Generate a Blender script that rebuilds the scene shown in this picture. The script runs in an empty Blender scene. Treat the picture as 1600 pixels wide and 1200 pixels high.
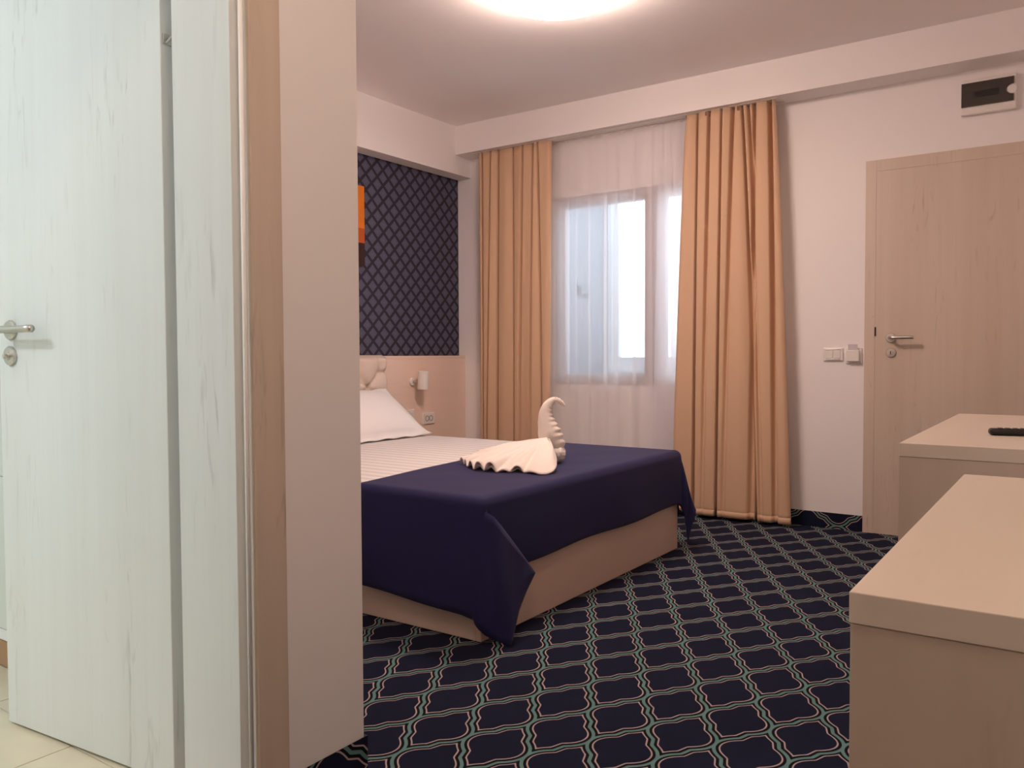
import bpy, bmesh, math, random
from mathutils import Vector, Matrix
random.seed(7)
S = bpy.context.scene
COL = S.collection

# ------------------------------------------------------------------ camera
cam_d = bpy.data.cameras.new('camera')
cam = bpy.data.objects.new('camera', cam_d)
COL.objects.link(cam)
R_ = (0.8200099, 0.5723317, -0.0044955)
U_ = (-0.0160627, 0.0308638, 0.9993945)
W_ = (-0.5721239, 0.8194412, -0.0345018)
m = Matrix.Identity(4)
for i in range(3):
    m[i][0], m[i][1], m[i][2] = R_[i], U_[i], -W_[i]
m[2][3] = 1.0
cam.matrix_world = m
cam_d.sensor_width = 36
cam_d.lens = 36 * 1276.587 / 1600
cam_d.clip_start = 0.02
S.camera = cam

# ------------------------------------------------------------------ sky, exposure
ROOM_LAMP = 47.0          # emission of the warm ceiling lamp diffuser
BATH_LAMP = 122.0          # emission of the cool bathroom lamp
HALL_FILL = 34.0          # emission of the unseen warm lamp added over the entrance
SKY = 4.6
wd = bpy.data.worlds.new('sky'); S.world = wd; wd.use_nodes = True
bg = wd.node_tree.nodes['Background']
bg.inputs[0].default_value = (0.80, 0.88, 1.0, 1); bg.inputs[1].default_value = SKY
vs = S.view_settings
vs.view_transform = 'Standard'; vs.look = 'None'; vs.gamma = 1; vs.exposure = 0.0
vs.use_curve_mapping = False
try:
    S.cycles.max_bounces = 14; S.cycles.diffuse_bounces = 10; S.cycles.transparent_max_bounces = 24
    S.cycles.sample_clamp_indirect = 6.0
    S.cycles.caustics_reflective = False; S.cycles.caustics_refractive = False
except Exception:
    pass

# ------------------------------------------------------------------ materials
def new_mat(name):
    mt = bpy.data.materials.new(name); mt.use_nodes = True
    nt = mt.node_tree
    return mt, nt, nt.nodes['Principled BSDF'], nt.nodes['Material Output']

def N(nt, typ, **kw):
    n = nt.nodes.new(typ)
    for k, v in kw.items():
        setattr(n, k, v)
    return n

def plain(name, col, rough=0.6, spec=0.3, metal=0.0, sheen=0.0, bump=0.0, bscale=200, var=0.0):
    mt, nt, b, o = new_mat(name)
    b.inputs['Base Color'].default_value = (*col, 1)
    b.inputs['Roughness'].default_value = rough
    b.inputs['Specular IOR Level'].default_value = spec
    b.inputs['Metallic'].default_value = metal
    if sheen:
        b.inputs['Sheen Weight'].default_value = sheen
        b.inputs['Sheen Roughness'].default_value = 0.4
    if bump or var:
        tc = N(nt, 'ShaderNodeTexCoord'); nz = N(nt, 'ShaderNodeTexNoise')
        nz.inputs['Scale'].default_value = bscale; nz.inputs['Detail'].default_value = 3
        nt.links.new(tc.outputs['Object'], nz.inputs['Vector'])
        if bump:
            bp = N(nt, 'ShaderNodeBump'); bp.inputs['Strength'].default_value = bump; bp.inputs['Distance'].default_value = 0.002
            nt.links.new(nz.outputs['Fac'], bp.inputs['Height']); nt.links.new(bp.outputs['Normal'], b.inputs['Normal'])
        if var:
            mx = N(nt, 'ShaderNodeMix', data_type='RGBA')
            mx.inputs[6].default_value = (*[c * (1 - var) for c in col], 1)
            mx.inputs[7].default_value = (*[min(1, c * (1 + var)) for c in col], 1)
            nt.links.new(nz.outputs['Fac'], mx.inputs[0]); nt.links.new(mx.outputs[2], b.inputs['Base Color'])
    return mt

def wood(name, light, dark, streak, axis='Z', rough=0.45, amount=0.6, fine=1.0, spec=0.35):
    """pale laminate with grain drawn out along one axis, dark flecks and knots"""
    mt, nt, b, o = new_mat(name)
    L = nt.links.new
    tc = N(nt, 'ShaderNodeTexCoord')
    def stretched(long_, cross, detail, dist=0.0):
        mp = N(nt, 'ShaderNodeMapping')
        sc = [cross * fine] * 3; sc['XYZ'.index(axis)] = long_
        mp.inputs['Scale'].default_value = sc
        L(tc.outputs['Object'], mp.inputs['Vector'])
        nz = N(nt, 'ShaderNodeTexNoise'); nz.inputs['Scale'].default_value = 1.0
        nz.inputs['Detail'].default_value = detail; nz.inputs['Distortion'].default_value = dist
        L(mp.outputs['Vector'], nz.inputs['Vector'])
        return nz.outputs['Fac']
    broad = stretched(0.5, 9, 4, 0.4)
    grain = stretched(2.2, 75, 5, 0.2)
    fleck = stretched(6.5, 46, 3, 0.8)
    knot = stretched(1.6, 8, 2, 1.2)
    r1 = N(nt, 'ShaderNodeMapRange'); r1.inputs[1].default_value = 0.3; r1.inputs[2].default_value = 0.7
    L(broad, r1.inputs[0])
    m1 = N(nt, 'ShaderNodeMix', data_type='RGBA'); m1.inputs[6].default_value = (*light, 1); m1.inputs[7].default_value = (*dark, 1)
    L(r1.outputs[0], m1.inputs[0])
    r2 = N(nt, 'ShaderNodeMapRange'); r2.inputs[1].default_value = 0.5; r2.inputs[2].default_value = 0.72; r2.inputs[4].default_value = 0.20 * amount
    L(grain, r2.inputs[0])
    m2 = N(nt, 'ShaderNodeMix', data_type='RGBA'); m2.inputs[7].default_value = (*streak, 1)
    L(m1.outputs[2], m2.inputs[6]); L(r2.outputs[0], m2.inputs[0])
    r3 = N(nt, 'ShaderNodeMapRange'); r3.inputs[1].default_value = 0.56; r3.inputs[2].default_value = 0.72
    L(fleck, r3.inputs[0])
    r4 = N(nt, 'ShaderNodeMapRange'); r4.inputs[1].default_value = 0.51; r4.inputs[2].default_value = 0.67; r4.inputs[4].default_value = amount
    L(knot, r4.inputs[0])
    mu = N(nt, 'ShaderNodeMath', operation='MULTIPLY'); L(r3.outputs[0], mu.inputs[0]); L(r4.outputs[0], mu.inputs[1])
    m3 = N(nt, 'ShaderNodeMix', data_type='RGBA'); m3.inputs[7].default_value = (*[c * 0.62 for c in streak], 1)
    L(m2.outputs[2], m3.inputs[6]); L(mu.outputs[0], m3.inputs[0])
    L(m3.outputs[2], b.inputs['Base Color'])
    b.inputs['Roughness'].default_value = rough; b.inputs['Specular IOR Level'].default_value = spec
    bp = N(nt, 'ShaderNodeBump'); bp.inputs['Strength'].default_value = 0.12; bp.inputs['Distance'].default_value = 0.002
    L(grain, bp.inputs['Height']); L(bp.outputs['Normal'], b.inputs['Normal'])
    return mt

def emit(name, col, s):
    mt, nt, b, o = new_mat(name)
    b.inputs['Base Color'].default_value = (0.9, 0.9, 0.9, 1)
    b.inputs['Emission Color'].default_value = (*col, 1); b.inputs['Emission Strength'].default_value = s
    return mt

M = {}
M['wall'] = plain('white wall paint', (0.86, 0.83, 0.82), 0.85, 0.15, bump=0.05, bscale=350)
M['ceiling'] = plain('ceiling paint', (0.93, 0.90, 0.885), 0.9, 0.1)
M['wood'] = wood('whitewashed oak laminate', (0.64, 0.54, 0.45), (0.58, 0.475, 0.385), (0.46, 0.36, 0.285), 'Z', 0.42, 0.5)
M['wood_pale'] = wood('pale whitewashed door laminate', (0.74, 0.755, 0.745), (0.70, 0.71, 0.69), (0.60, 0.59, 0.56), 'Z', 0.38, 0.5)
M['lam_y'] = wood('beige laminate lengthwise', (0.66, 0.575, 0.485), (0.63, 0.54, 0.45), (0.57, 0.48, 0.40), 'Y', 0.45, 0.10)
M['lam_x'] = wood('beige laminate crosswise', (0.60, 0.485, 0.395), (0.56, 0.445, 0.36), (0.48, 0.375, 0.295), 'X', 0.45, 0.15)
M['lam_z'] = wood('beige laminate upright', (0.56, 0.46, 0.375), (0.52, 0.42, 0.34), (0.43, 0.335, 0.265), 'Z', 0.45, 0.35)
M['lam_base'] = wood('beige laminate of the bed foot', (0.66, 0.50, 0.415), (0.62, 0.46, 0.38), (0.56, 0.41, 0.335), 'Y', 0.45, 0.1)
M['panel'] = wood('pale panel laminate', (0.88, 0.70, 0.59), (0.84, 0.66, 0.55), (0.77, 0.59, 0.48), 'Y', 0.5, 0.12)
M['steel'] = plain('brushed nickel', (0.62, 0.58, 0.53), 0.28, 0.5, 1.0)
M['dark'] = plain('dark slot', (0.02, 0.017, 0.015), 0.6)
M['white_plastic'] = plain('white plastic', (0.80, 0.77, 0.73), 0.35, 0.4)
M['card'] = plain('grey key card', (0.60, 0.57, 0.60), 0.4, 0.4)
M['smoke'] = plain('smoked plastic cover', (0.050, 0.042, 0.036), 0.22, 0.5)
M['smoke_dark'] = plain('breakers behind the cover', (0.010, 0.008, 0.008), 0.35, 0.4)
M['teal'] = plain('teal carpet yarn', (0.12, 0.235, 0.225), 0.95, 0.1, bump=0.4, bscale=900, var=0.25)
M['black'] = plain('black carpet yarn', (0.006, 0.0065, 0.009), 0.95, 0.1)
M['pink'] = plain('dusty pink carpet yarn', (0.43, 0.33, 0.33), 0.95, 0.1, bump=0.4, bscale=900, var=0.15)
M['navy'] = plain('navy carpet yarn', (0.0095, 0.0120, 0.029), 0.95, 0.1, bump=0.5, bscale=900, var=0.3)
M['linen'] = plain('white pillow linen', (0.77, 0.755, 0.745), 0.8, 0.2, sheen=0.15, bump=0.05, bscale=60)
M['towel'] = plain('cream terry towel', (0.86, 0.77, 0.70), 0.95, 0.1, sheen=0.3, bump=0.35, bscale=500)
M['blanket'] = plain('navy cotton throw', (0.019, 0.018, 0.072), 0.75, 0.15, sheen=0.10, bump=0.06, bscale=700)
M['curtain'] = plain('sand curtain cloth', (0.63, 0.425, 0.28), 0.75, 0.2, sheen=0.2, bump=0.05, bscale=600)
M['leather'] = plain('cream upholstery leather', (0.68, 0.57, 0.49), 0.45, 0.35)
M['lamp_warm'] = emit('warm lamp diffuser', (1.0, 0.755, 0.66), ROOM_LAMP)
M['lamp_cool'] = emit('cool lamp diffuser', (0.87, 0.945, 1.03), BATH_LAMP)
M['fill_hall'] = emit('added hall fill diffuser', (1.0, 0.76, 0.60), HALL_FILL)
M['pvc'] = plain('brown grey window frame', (0.50, 0.44, 0.44), 0.4, 0.4)
M['pvc_white'] = plain('white balcony frame', (0.78, 0.78, 0.80), 0.4, 0.4)
M['balcony'] = plain('pale balcony plaster', (0.27, 0.27, 0.295), 0.9, 0.1)
M['bath_tile'] = plain('pale green wall tile', (0.66, 0.70, 0.66), 0.25, 0.5)
M['bath_brown'] = plain('brown wall tile', (0.36, 0.20, 0.10), 0.35, 0.5)
M['floor_tile'] = plain('beige marble tile', (0.70, 0.62, 0.47), 0.3, 0.5, bscale=6, var=0.16)
M['grout'] = plain('pale grout', (0.60, 0.55, 0.45), 0.9)
M['orange'] = plain('orange paint', (0.72, 0.20, 0.022), 0.6, 0.2, bscale=14, var=0.12)
M['rust'] = plain('rust orange paint', (0.48, 0.10, 0.02), 0.6, 0.2)
M['brown'] = plain('dark brown paint', (0.045, 0.018, 0.016), 0.6, 0.2)
M['remote'] = plain('black remote plastic', (0.012, 0.010, 0.010), 0.4, 0.4)
M['rubber'] = plain('grey rubber key', (0.09, 0.08, 0.08), 0.7, 0.2)
M['seal'] = plain('white rubber door seal', (0.93, 0.92, 0.90), 0.5)

M['tape'] = plain('brown heading tape', (0.24, 0.14, 0.085), 0.8)

def sheer_mat():
    mt, nt, b, o = new_mat('white sheer voile'); L = nt.links.new
    nt.nodes.remove(b)
    tr = N(nt, 'ShaderNodeBsdfTransparent'); df = N(nt, 'ShaderNodeBsdfDiffuse'); tl = N(nt, 'ShaderNodeBsdfTranslucent')
    df.inputs[0].default_value = (0.93, 0.92, 0.94, 1); tl.inputs[0].default_value = (0.93, 0.92, 0.94, 1)
    a = N(nt, 'ShaderNodeMixShader'); a.inputs[0].default_value = 0.50; L(df.outputs[0], a.inputs[1]); L(tl.outputs[0], a.inputs[2])
    c = N(nt, 'ShaderNodeMixShader'); c.inputs[0].default_value = 0.41; L(tr.outputs[0], c.inputs[1]); L(a.outputs[0], c.inputs[2])
    L(c.outputs[0], o.inputs[0])
    return mt
M['sheer'] = sheer_mat()

def glass_mat():
    mt, nt, b, o = new_mat('clear window glass'); L = nt.links.new
    nt.nodes.remove(b)
    tr = N(nt, 'ShaderNodeBsdfTransparent'); tr.inputs[0].default_value = (0.94, 0.96, 0.96, 1)
    gl = N(nt, 'ShaderNodeBsdfGlossy'); gl.inputs['Roughness'].default_value = 0.02
    lw = N(nt, 'ShaderNodeLayerWeight'); lw.inputs[0].default_value = 0.12
    c = N(nt, 'ShaderNodeMixShader'); L(lw.outputs['Fresnel'], c.inputs[0]); L(tr.outputs[0], c.inputs[1]); L(gl.outputs[0], c.inputs[2])
    L(c.outputs[0], o.inputs[0])
    return mt
M['glass'] = glass_mat()

def wallpaper_mat():
    """printed lattice of grey damask diamonds on dark navy, laid out in metres on the wall"""
    mt, nt, b, o = new_mat('navy damask wallpaper'); L = nt.links.new
    ge = N(nt, 'ShaderNodeNewGeometry'); sp = N(nt, 'ShaderNodeSeparateXYZ'); L(ge.outputs['Position'], sp.inputs[0])
    def ma(op, a, bb=None, c=None):
        n = N(nt, 'ShaderNodeMath', operation=op)
        for i, v in enumerate((a, bb, c)):
            if v is None: continue
            if isinstance(v, (int, float)): n.inputs[i].default_value = v
            else: L(v, n.inputs[i])
        return n.outputs[0]
    yy = ma('MULTIPLY', ma('SUBTRACT', sp.outputs[1], 3.908), 1 / 0.108)
    zz = ma('MULTIPLY', ma('SUBTRACT', sp.outputs[2], 2.048), 1 / 0.105)
    p = ma('ADD', ma('ADD', yy, zz), 0.5); q = ma('ADD', ma('SUBTRACT', yy, zz), 0.5)
    fp = ma('ABSOLUTE', ma('SUBTRACT', ma('FRACT', p), 0.5)); fq = ma('ABSOLUTE', ma('SUBTRACT', ma('FRACT', q), 0.5))
    d = ma('MAXIMUM', fp, fq)
    # scalloped edge of each diamond
    mn = ma('MINIMUM', fp, fq)
    d2 = ma('ADD', d, ma('MULTIPLY', ma('SINE', ma('MULTIPLY', mn, 38.0)), 0.014))
    mask = N(nt, 'ShaderNodeMapRange'); mask.inputs[1].default_value = 0.385; mask.inputs[2].default_value = 0.350
    L(d2, mask.inputs[0])
    # damask figure inside: rings and a cross
    ring = ma('SINE', ma('MULTIPLY', ma('ADD', fp, fq), 46.0)); ring2 = ma('SINE', ma('MULTIPLY', d, 62.0))
    fig = N(nt, 'ShaderNodeMapRange'); fig.inputs[1].default_value = -0.7; fig.inputs[2].default_value = 0.9
    L(ma('MULTIPLY', ring, ring2), fig.inputs[0])
    fig.inputs[3].default_value = 0.62; fig.inputs[4].default_value = 1.0
    k = ma('MULTIPLY', mask.outputs[0], fig.outputs[0])
    mx = N(nt, 'ShaderNodeMix', data_type='RGBA')
    mx.inputs[6].default_value = (0.026, 0.022, 0.036, 1); mx.inputs[7].default_value = (0.108, 0.112, 0.172, 1)
    L(k, mx.inputs[0]); L(mx.outputs[2], b.inputs['Base Color'])
    b.inputs['Roughness'].default_value = 0.6; b.inputs['Specular IOR Level'].default_value = 0.25
    return mt
M['wallpaper'] = wallpaper_mat()

def sheet_mat():
    """white satin-stripe cotton: the woven stripes differ a little in colour and in gloss"""
    mt, nt, b, o = new_mat('white satin stripe cotton'); L = nt.links.new
    tc = N(nt, 'ShaderNodeTexCoord'); w = N(nt, 'ShaderNodeTexWave', wave_type='BANDS', bands_direction='Y', wave_profile='SIN')
    w.inputs['Scale'].default_value = 2 * math.pi / 20 / 0.075; w.inputs['Distortion'].default_value = 0
    L(tc.outputs['Object'], w.inputs['Vector'])
    r = N(nt, 'ShaderNodeMapRange'); r.inputs[1].default_value = 0.4; r.inputs[2].default_value = 0.6; L(w.outputs['Fac'], r.inputs[0])
    mx = N(nt, 'ShaderNodeMix', data_type='RGBA'); mx.inputs[6].default_value = (0.75, 0.725, 0.71, 1); mx.inputs[7].default_value = (0.63, 0.595, 0.575, 1)
    L(r.outputs[0], mx.inputs[0]); L(mx.outputs[2], b.inputs['Base Color'])
    r2 = N(nt, 'ShaderNodeMapRange'); r2.inputs[3].default_value = 0.75; r2.inputs[4].default_value = 0.5; L(r.outputs[0], r2.inputs[0])
    L(r2.outputs[0], b.inputs['Roughness']); b.inputs['Specular IOR Level'].default_value = 0.2
    return mt
M['sheet'] = sheet_mat()

# ------------------------------------------------------------------ object helpers
def tag(o, label=None, cat=None, group=None, kind=None):
    if label: o['label'] = label
    if cat: o['category'] = cat
    if group: o['group'] = group
    if kind: o['kind'] = kind
    return o

def world_loc(o):
    v = Vector((0, 0, 0))
    while o: v += o.location; o = o.parent
    return v

def link(name, verts, faces, mat, parent=None, smooth=False, mats=None, midx=None, loc=None):
    """one mesh object; verts are in world space, the origin becomes the base centre (or the parent's child offset)"""
    vs_ = [Vector(v) for v in verts]
    if loc is None:
        lo = Vector([min(v[i] for v in vs_) for i in range(3)]); hi = Vector([max(v[i] for v in vs_) for i in range(3)])
        loc = Vector(((lo.x + hi.x) / 2, (lo.y + hi.y) / 2, lo.z))
    loc = Vector(loc)
    me = bpy.data.meshes.new(name)
    me.from_pydata([v - loc for v in vs_], [], faces)
    for mm in (mats or [mat]): me.materials.append(mm)
    if midx: me.polygons.foreach_set('material_index', midx)
    if smooth: me.polygons.foreach_set('use_smooth', [True] * len(me.polygons))
    me.update()
    o = bpy.data.objects.new(name, me); COL.objects.link(o)
    if parent: o.parent = parent; o.location = loc - world_loc(parent)
    else: o.location = loc
    return o

def empty(name, loc, label=None, cat=None, group=None, kind=None):
    o = bpy.data.objects.new(name, None); COL.objects.link(o); o.location = loc
    o.empty_display_size = 0.1
    return tag(o, label, cat, group, kind)

class MB:
    """collects shapes of ONE part"""
    def __init__(s): s.v = []; s.f = []
    def add(s, v, f):
        n = len(s.v); s.v += [tuple(x) for x in v]; s.f += [[i + n for i in q] for q in f]; return s
    def box(s, x0, x1, y0, y1, z0, z1, bev=0.0, seg=2, mtx=None):
        bm = bmesh.new(); bmesh.ops.create_cube(bm, size=1)
        for v in bm.verts:
            v.co = Vector(((x0 + x1) / 2 + v.co.x * (x1 - x0), (y0 + y1) / 2 + v.co.y * (y1 - y0), (z0 + z1) / 2 + v.co.z * (z1 - z0)))
        if bev: bmesh.ops.bevel(bm, geom=bm.edges[:], offset=bev, segments=seg, profile=0.5, affect='EDGES')
        if mtx: bm.transform(mtx)
        return s._bm(bm)
    def _bm(s, bm):
        bm.verts.index_update(); n = len(s.v)
        s.v += [tuple(v.co) for v in bm.verts]; s.f += [[v.index + n for v in f.verts] for f in bm.faces]
        bm.free(); return s
    def tube(s, pts, rad, n=12, caps=True):
        pts = [Vector(p) for p in pts]; k = len(pts)
        rad = rad if isinstance(rad, (list, tuple)) else [rad] * k
        rings = []; up = None
        for i, p in enumerate(pts):
            t = (pts[min(i + 1, k - 1)] - pts[max(i - 1, 0)]).normalized()
            if up is None:
                up = Vector((0, 0, 1)) if abs(t.z) < 0.9 else Vector((1, 0, 0))
            a = t.cross(up).normalized(); bb = a.cross(t).normalized(); up = bb
            rings.append([p + (a * math.cos(2 * math.pi * j / n) + bb * math.sin(2 * math.pi * j / n)) * rad[i] for j in range(n)])
        v = [x for rg in rings for x in rg]; f = []
        for i in range(k - 1):
            for j in range(n):
                f.append([i * n + j, i * n + (j + 1) % n, (i + 1) * n + (j + 1) % n, (i + 1) * n + j])
        if caps: f += [list(range(n))[::-1], [(k - 1) * n + j for j in range(n)]]
        return s.add(v, f)
    def lathe(s, c, axis, prof, n=24):
        """prof: (distance along axis, radius)"""
        c = Vector(c); ax = Vector(axis).normalized()
        a = ax.orthogonal().normalized(); bb = ax.cross(a)
        v = []; f = []; k = len(prof)
        for h, rr in prof:
            for j in range(n):
                t = 2 * math.pi * j / n; v.append(c + ax * h + (a * math.cos(t) + bb * math.sin(t)) * max(rr, 1e-5))
        for i in range(k - 1):
            for j in range(n): f.append([i * n + j, i * n + (j + 1) % n, (i + 1) * n + (j + 1) % n, (i + 1) * n + j])
        f += [list(range(n))[::-1], [(k - 1) * n + j for j in range(n)]]
        return s.add(v, f)
    def grid(s, fn, nu, nv, close=False):
        v = [fn(i / nu, j / nv) for i in range(nu + 1) for j in range(nv + 1)]
        f = [[i * (nv + 1) + j, (i + 1) * (nv + 1) + j, (i + 1) * (nv + 1) + j + 1, i * (nv + 1) + j + 1] for i in range(nu) for j in range(nv)]
        return s.add(v, f)
    def build(s, name, mat, parent=None, smooth=False, loc=None): return link(name, s.v, s.f, M[mat] if isinstance(mat, str) else mat, parent, smooth, loc=loc)

def box(name, b, mat, parent=None, bev=0.0, loc=None):
    return MB().box(*b, bev=bev).build(name, mat, parent, loc=loc)

def weld(o, d=0.0008, flip=False):
    bm = bmesh.new(); bm.from_mesh(o.data); bmesh.ops.remove_doubles(bm, verts=bm.verts, dist=d)
    bmesh.ops.recalc_face_normals(bm, faces=bm.faces)
    bm.to_mesh(o.data); bm.free()
    for p in o.data.polygons: p.use_smooth = True

def solid(o, t, offset=-1):
    md = o.modifiers.new('thickness', 'SOLIDIFY'); md.thickness = t; md.offset = offset
    return o

def wall_y(name, y0, y1, x0, x1, z0, z1, holes, mat, parent=None):
    """a wall across Y with rectangular holes (hx0,hx1,hz0,hz1), one mesh"""
    xs = sorted({x0, x1, *[h[0] for h in holes], *[h[1] for h in holes]}); zs = sorted({z0, z1, *[h[2] for h in holes], *[h[3] for h in holes]})
    mb = MB()
    for i in range(len(xs) - 1):
        for j in range(len(zs) - 1):
            cx, cz = (xs[i] + xs[i + 1]) / 2, (zs[j] + zs[j + 1]) / 2
            if any(h[0] < cx < h[1] and h[2] < cz < h[3] for h in holes): continue
            mb.box(xs[i], xs[i + 1], y0, y1, zs[j], zs[j + 1])
    return mb.build(name, mat, parent)

def structure(o, label): return tag(o, label, kind='structure')

# ------------------------------------------------------------------ the carpet
PX, PY = 0.1832, 0.3285           # width and height of one lantern
CX, CY = -1.033, 1.992
half = [(0.0925, 0), (.0918, .012), (.0875, .026), (.079, .041), (.068, .053), (.058, .0615), (.052, .066), (.0498, .0725)]
sx_, sy_ = PX / 2 / 0.0925, PY / 2 / 0.166
half = [(a * sx_, b_ * sy_) for a, b_ in half]
hx, hy = PX / 2, PY / 2
quarter = half + [(hx - a, hy - b_) for a, b_ in reversed(half)]
outline = quarter + [(-a, b_) for a, b_ in reversed(quarter)] + [(-a, -b_) for a, b_ in quarter] + [(a, -b_) for a, b_ in reversed(quarter)]
segs = [(outline[i], outline[(i + 1) % len(outline)]) for i in range(len(outline))]
def dist_curve(x, y):
    best = 9
    for (ax, ay), (bx, by) in segs:
        dx, dy = bx - ax, by - ay; l2 = dx * dx + dy * dy
        if l2 < 1e-12: continue
        t = max(0, min(1, ((x - ax) * dx + (y - ay) * dy) / l2)); ex, ey = ax + t * dx - x, ay + t * dy - y
        best = min(best, ex * ex + ey * ey)
    return math.sqrt(best)
def inset(level, n=84):
    pts = []
    for i in range(n):
        t = 2 * math.pi * i / n; c, s = math.cos(t), math.sin(t); r_ = 0.01
        while dist_curve(r_ * c, r_ * s) > level + 1e-4 and r_ < 0.2:
            r_ += max(0.0004, 0.6 * (dist_curve(r_ * c, r_ * s) - level))
        pts.append((r_ * c, r_ * s))
    return pts
RINGS = [(inset(0.0047), 0.0004, 1), (inset(0.0124), 0.0008, 2), (inset(0.0166), 0.0012, 3)]
def clip(poly, rect):
    for ax, val, sg in ((0, rect[0], 1), (0, rect[1], -1), (1, rect[2], 1), (1, rect[3], -1)):
        out = []
        for i in range(len(poly)):
            a, bq = poly[i], poly[(i + 1) % len(poly)]
            da, db = (a[ax] - val) * sg, (bq[ax] - val) * sg
            if da >= 0: out.append(a)
            if (da > 0 > db) or (da < 0 < db):
                t = da / (da - db); out.append((a[0] + (bq[0] - a[0]) * t, a[1] + (bq[1] - a[1]) * t))
        poly = out
        if len(poly) < 3: return []
    return poly
def carpet(name, rects, place, parent=None):
    """teal ground with black, pink and navy lantern shapes laid on it, a fraction of a millimetre proud of each other"""
    v, f, mi = [], [], []
    for rc in rects:
        v0 = len(v); v += [place(a, b_, 0) for a, b_ in ((rc[0], rc[2]), (rc[1], rc[2]), (rc[1], rc[3]), (rc[0], rc[3]))]
        f.append([v0, v0 + 1, v0 + 2, v0 + 3]); mi.append(0)
        j0, j1 = int((rc[2] - CY) / hy) - 2, int((rc[3] - CY) / hy) + 2
        for j in range(j0, j1 + 1):
            off = (j % 2) * hx
            for i in range(int((rc[0] - CX) / PX) - 2, int((rc[1] - CX) / PX) + 3):
                cx, cy = CX + i * PX + off, CY + j * hy
                if cx + hx < rc[0] or cx - hx > rc[1] or cy + hy < rc[2] or cy - hy > rc[3]: continue
                inside = cx - hx >= rc[0] and cx + hx <= rc[1] and cy - hy >= rc[2] and cy + hy <= rc[3]
                for ring, h, mt in RINGS:
                    poly = [(cx + a, cy + b_) for a, b_ in ring]
                    if not inside: poly = clip(poly, rc)
                    if len(poly) < 3: continue
                    v0 = len(v); v += [place(a, b_, h) for a, b_ in poly]; f.append(list(range(v0, v0 + len(poly)))); mi.append(mt)
    return link(name, v, f, None, parent, mats=[M['teal'], M['black'], M['pink'], M['navy']], midx=mi)

XL, XR, YW, YB = -3.90, 0.45, 4.88, -1.60
XP, YP = -1.402, 1.379            # face and corner of the bathroom partition
ZC = 2.672
fl = carpet('floor', [(XL, XR, YP, YW), (XP, XR, YB, YP)], lambda a, b_, h: (a, b_, h))
structure(fl, 'dark navy carpet with a teal and pink lantern lattice')
SK = 0.09
# the skirting strips are cut across the carpet, so their lanterns lie on their sides
Z0 = CX - hx - 0.018
b1 = carpet('baseboard_back', [(Z0, Z0 + SK, CY + XL + 1.135, CY - 1.0 + 1.135)], lambda a, b_, h: (b_ - CY - 1.135, YW - 0.006 - h, a - Z0))
structure(b1, 'low carpet skirting below the window wall')
b2 = carpet('baseboard_left', [(Z0, Z0 + SK, CY + 1.149 - 1.10, CY + YP + 0.006 - 1.10)], lambda a, b_, h: (XP + 0.006 + h, b_ - CY + 1.10, a - Z0))
structure(b2, 'low carpet skirting below the partition beside the bathroom door')
b3 = carpet('baseboard_partition', [(Z0, Z0 + SK, CY - 2.2, CY + XP + 0.006 + 1.4)], lambda a, b_, h: (b_ - CY - 1.4, YP + 0.006 + h, a - Z0))
structure(b3, 'low carpet skirting on the bedroom side of the partition')

# ------------------------------------------------------------------ walls and ceiling
WIN = (-3.035, -1.50, 0.80, 2.09)
DOOR = (-0.955, -0.105, 0.0, 2.02)
structure(box('door_light_block', (-1.3, 0.4, YW + 0.12, YW + 0.2, -0.05, 2.4), 'wall'), 'unseen slab added behind the far door to block sky light')  # added slab, keeps sky light from leaking round the far door
wb = wall_y('wall_back', YW, YW + 0.12, -4.05, XR + 0.1, 0.0, ZC + 0.1, [WIN, DOOR], 'wall')
structure(wb, 'white window wall at the far side of the room')
wl = box('wall_left', (XL - 0.12, XL, YP - 0.2, YW, 0, ZC), 'wall'); structure(wl, 'white wall behind the bed')
link('wallpaper', [(XL + 0.002, 1.39, 0.98), (XL + 0.002, YW, 0.98), (XL + 0.002, YW, 2.345), (XL + 0.002, 1.39, 2.345)], [[0, 1, 2, 3]], M['wallpaper'], wl)['label'] = 'dark navy wallpaper with grey damask diamonds'
structure(box('wall_right', (XR, XR + 0.1, YB, YW, 0, ZC), 'wall'), 'white wall behind the desk and cabinet')
structure(box('wall_front', (-4.05, XR + 0.1, YB - 0.1, YB, 0, ZC), 'wall'), 'white wall behind the viewpoint')
structure(box('ceiling', (-4.05, XR + 0.1, YB - 0.1, YW + 0.12, ZC, ZC + 0.1), 'ceiling'), 'plain white ceiling')
XB = -3.775
structure(box('trim_1', (XL, XB, YP, YW, 2.328, ZC), 'wall'), 'white beam above the dark wallpaper')
YS, ZS = 4.70, 2.467
structure(box('trim_2', (XB, XR, YS, YW, ZS, ZC), 'wall'), 'white boxed soffit above the curtains and the far door')
# bathroom partition with its doorway
pw = MB()
pw.box(-1.63, XP, 1.075, YP, 0, ZC); pw.box(-1.63, XP, 0.26, 1.075, 2.04, ZC); pw.box(-1.63, XP, YB, 0.26, 0, ZC)
structure(pw.build('wall_partition', 'wall'), 'white partition wall beside the bathroom doorway')
structure(box('wall_bathroom_back', (XL, -1.63, 1.22, YP, 0, ZC), 'wall'), 'wall between the bathroom and the bed')

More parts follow.
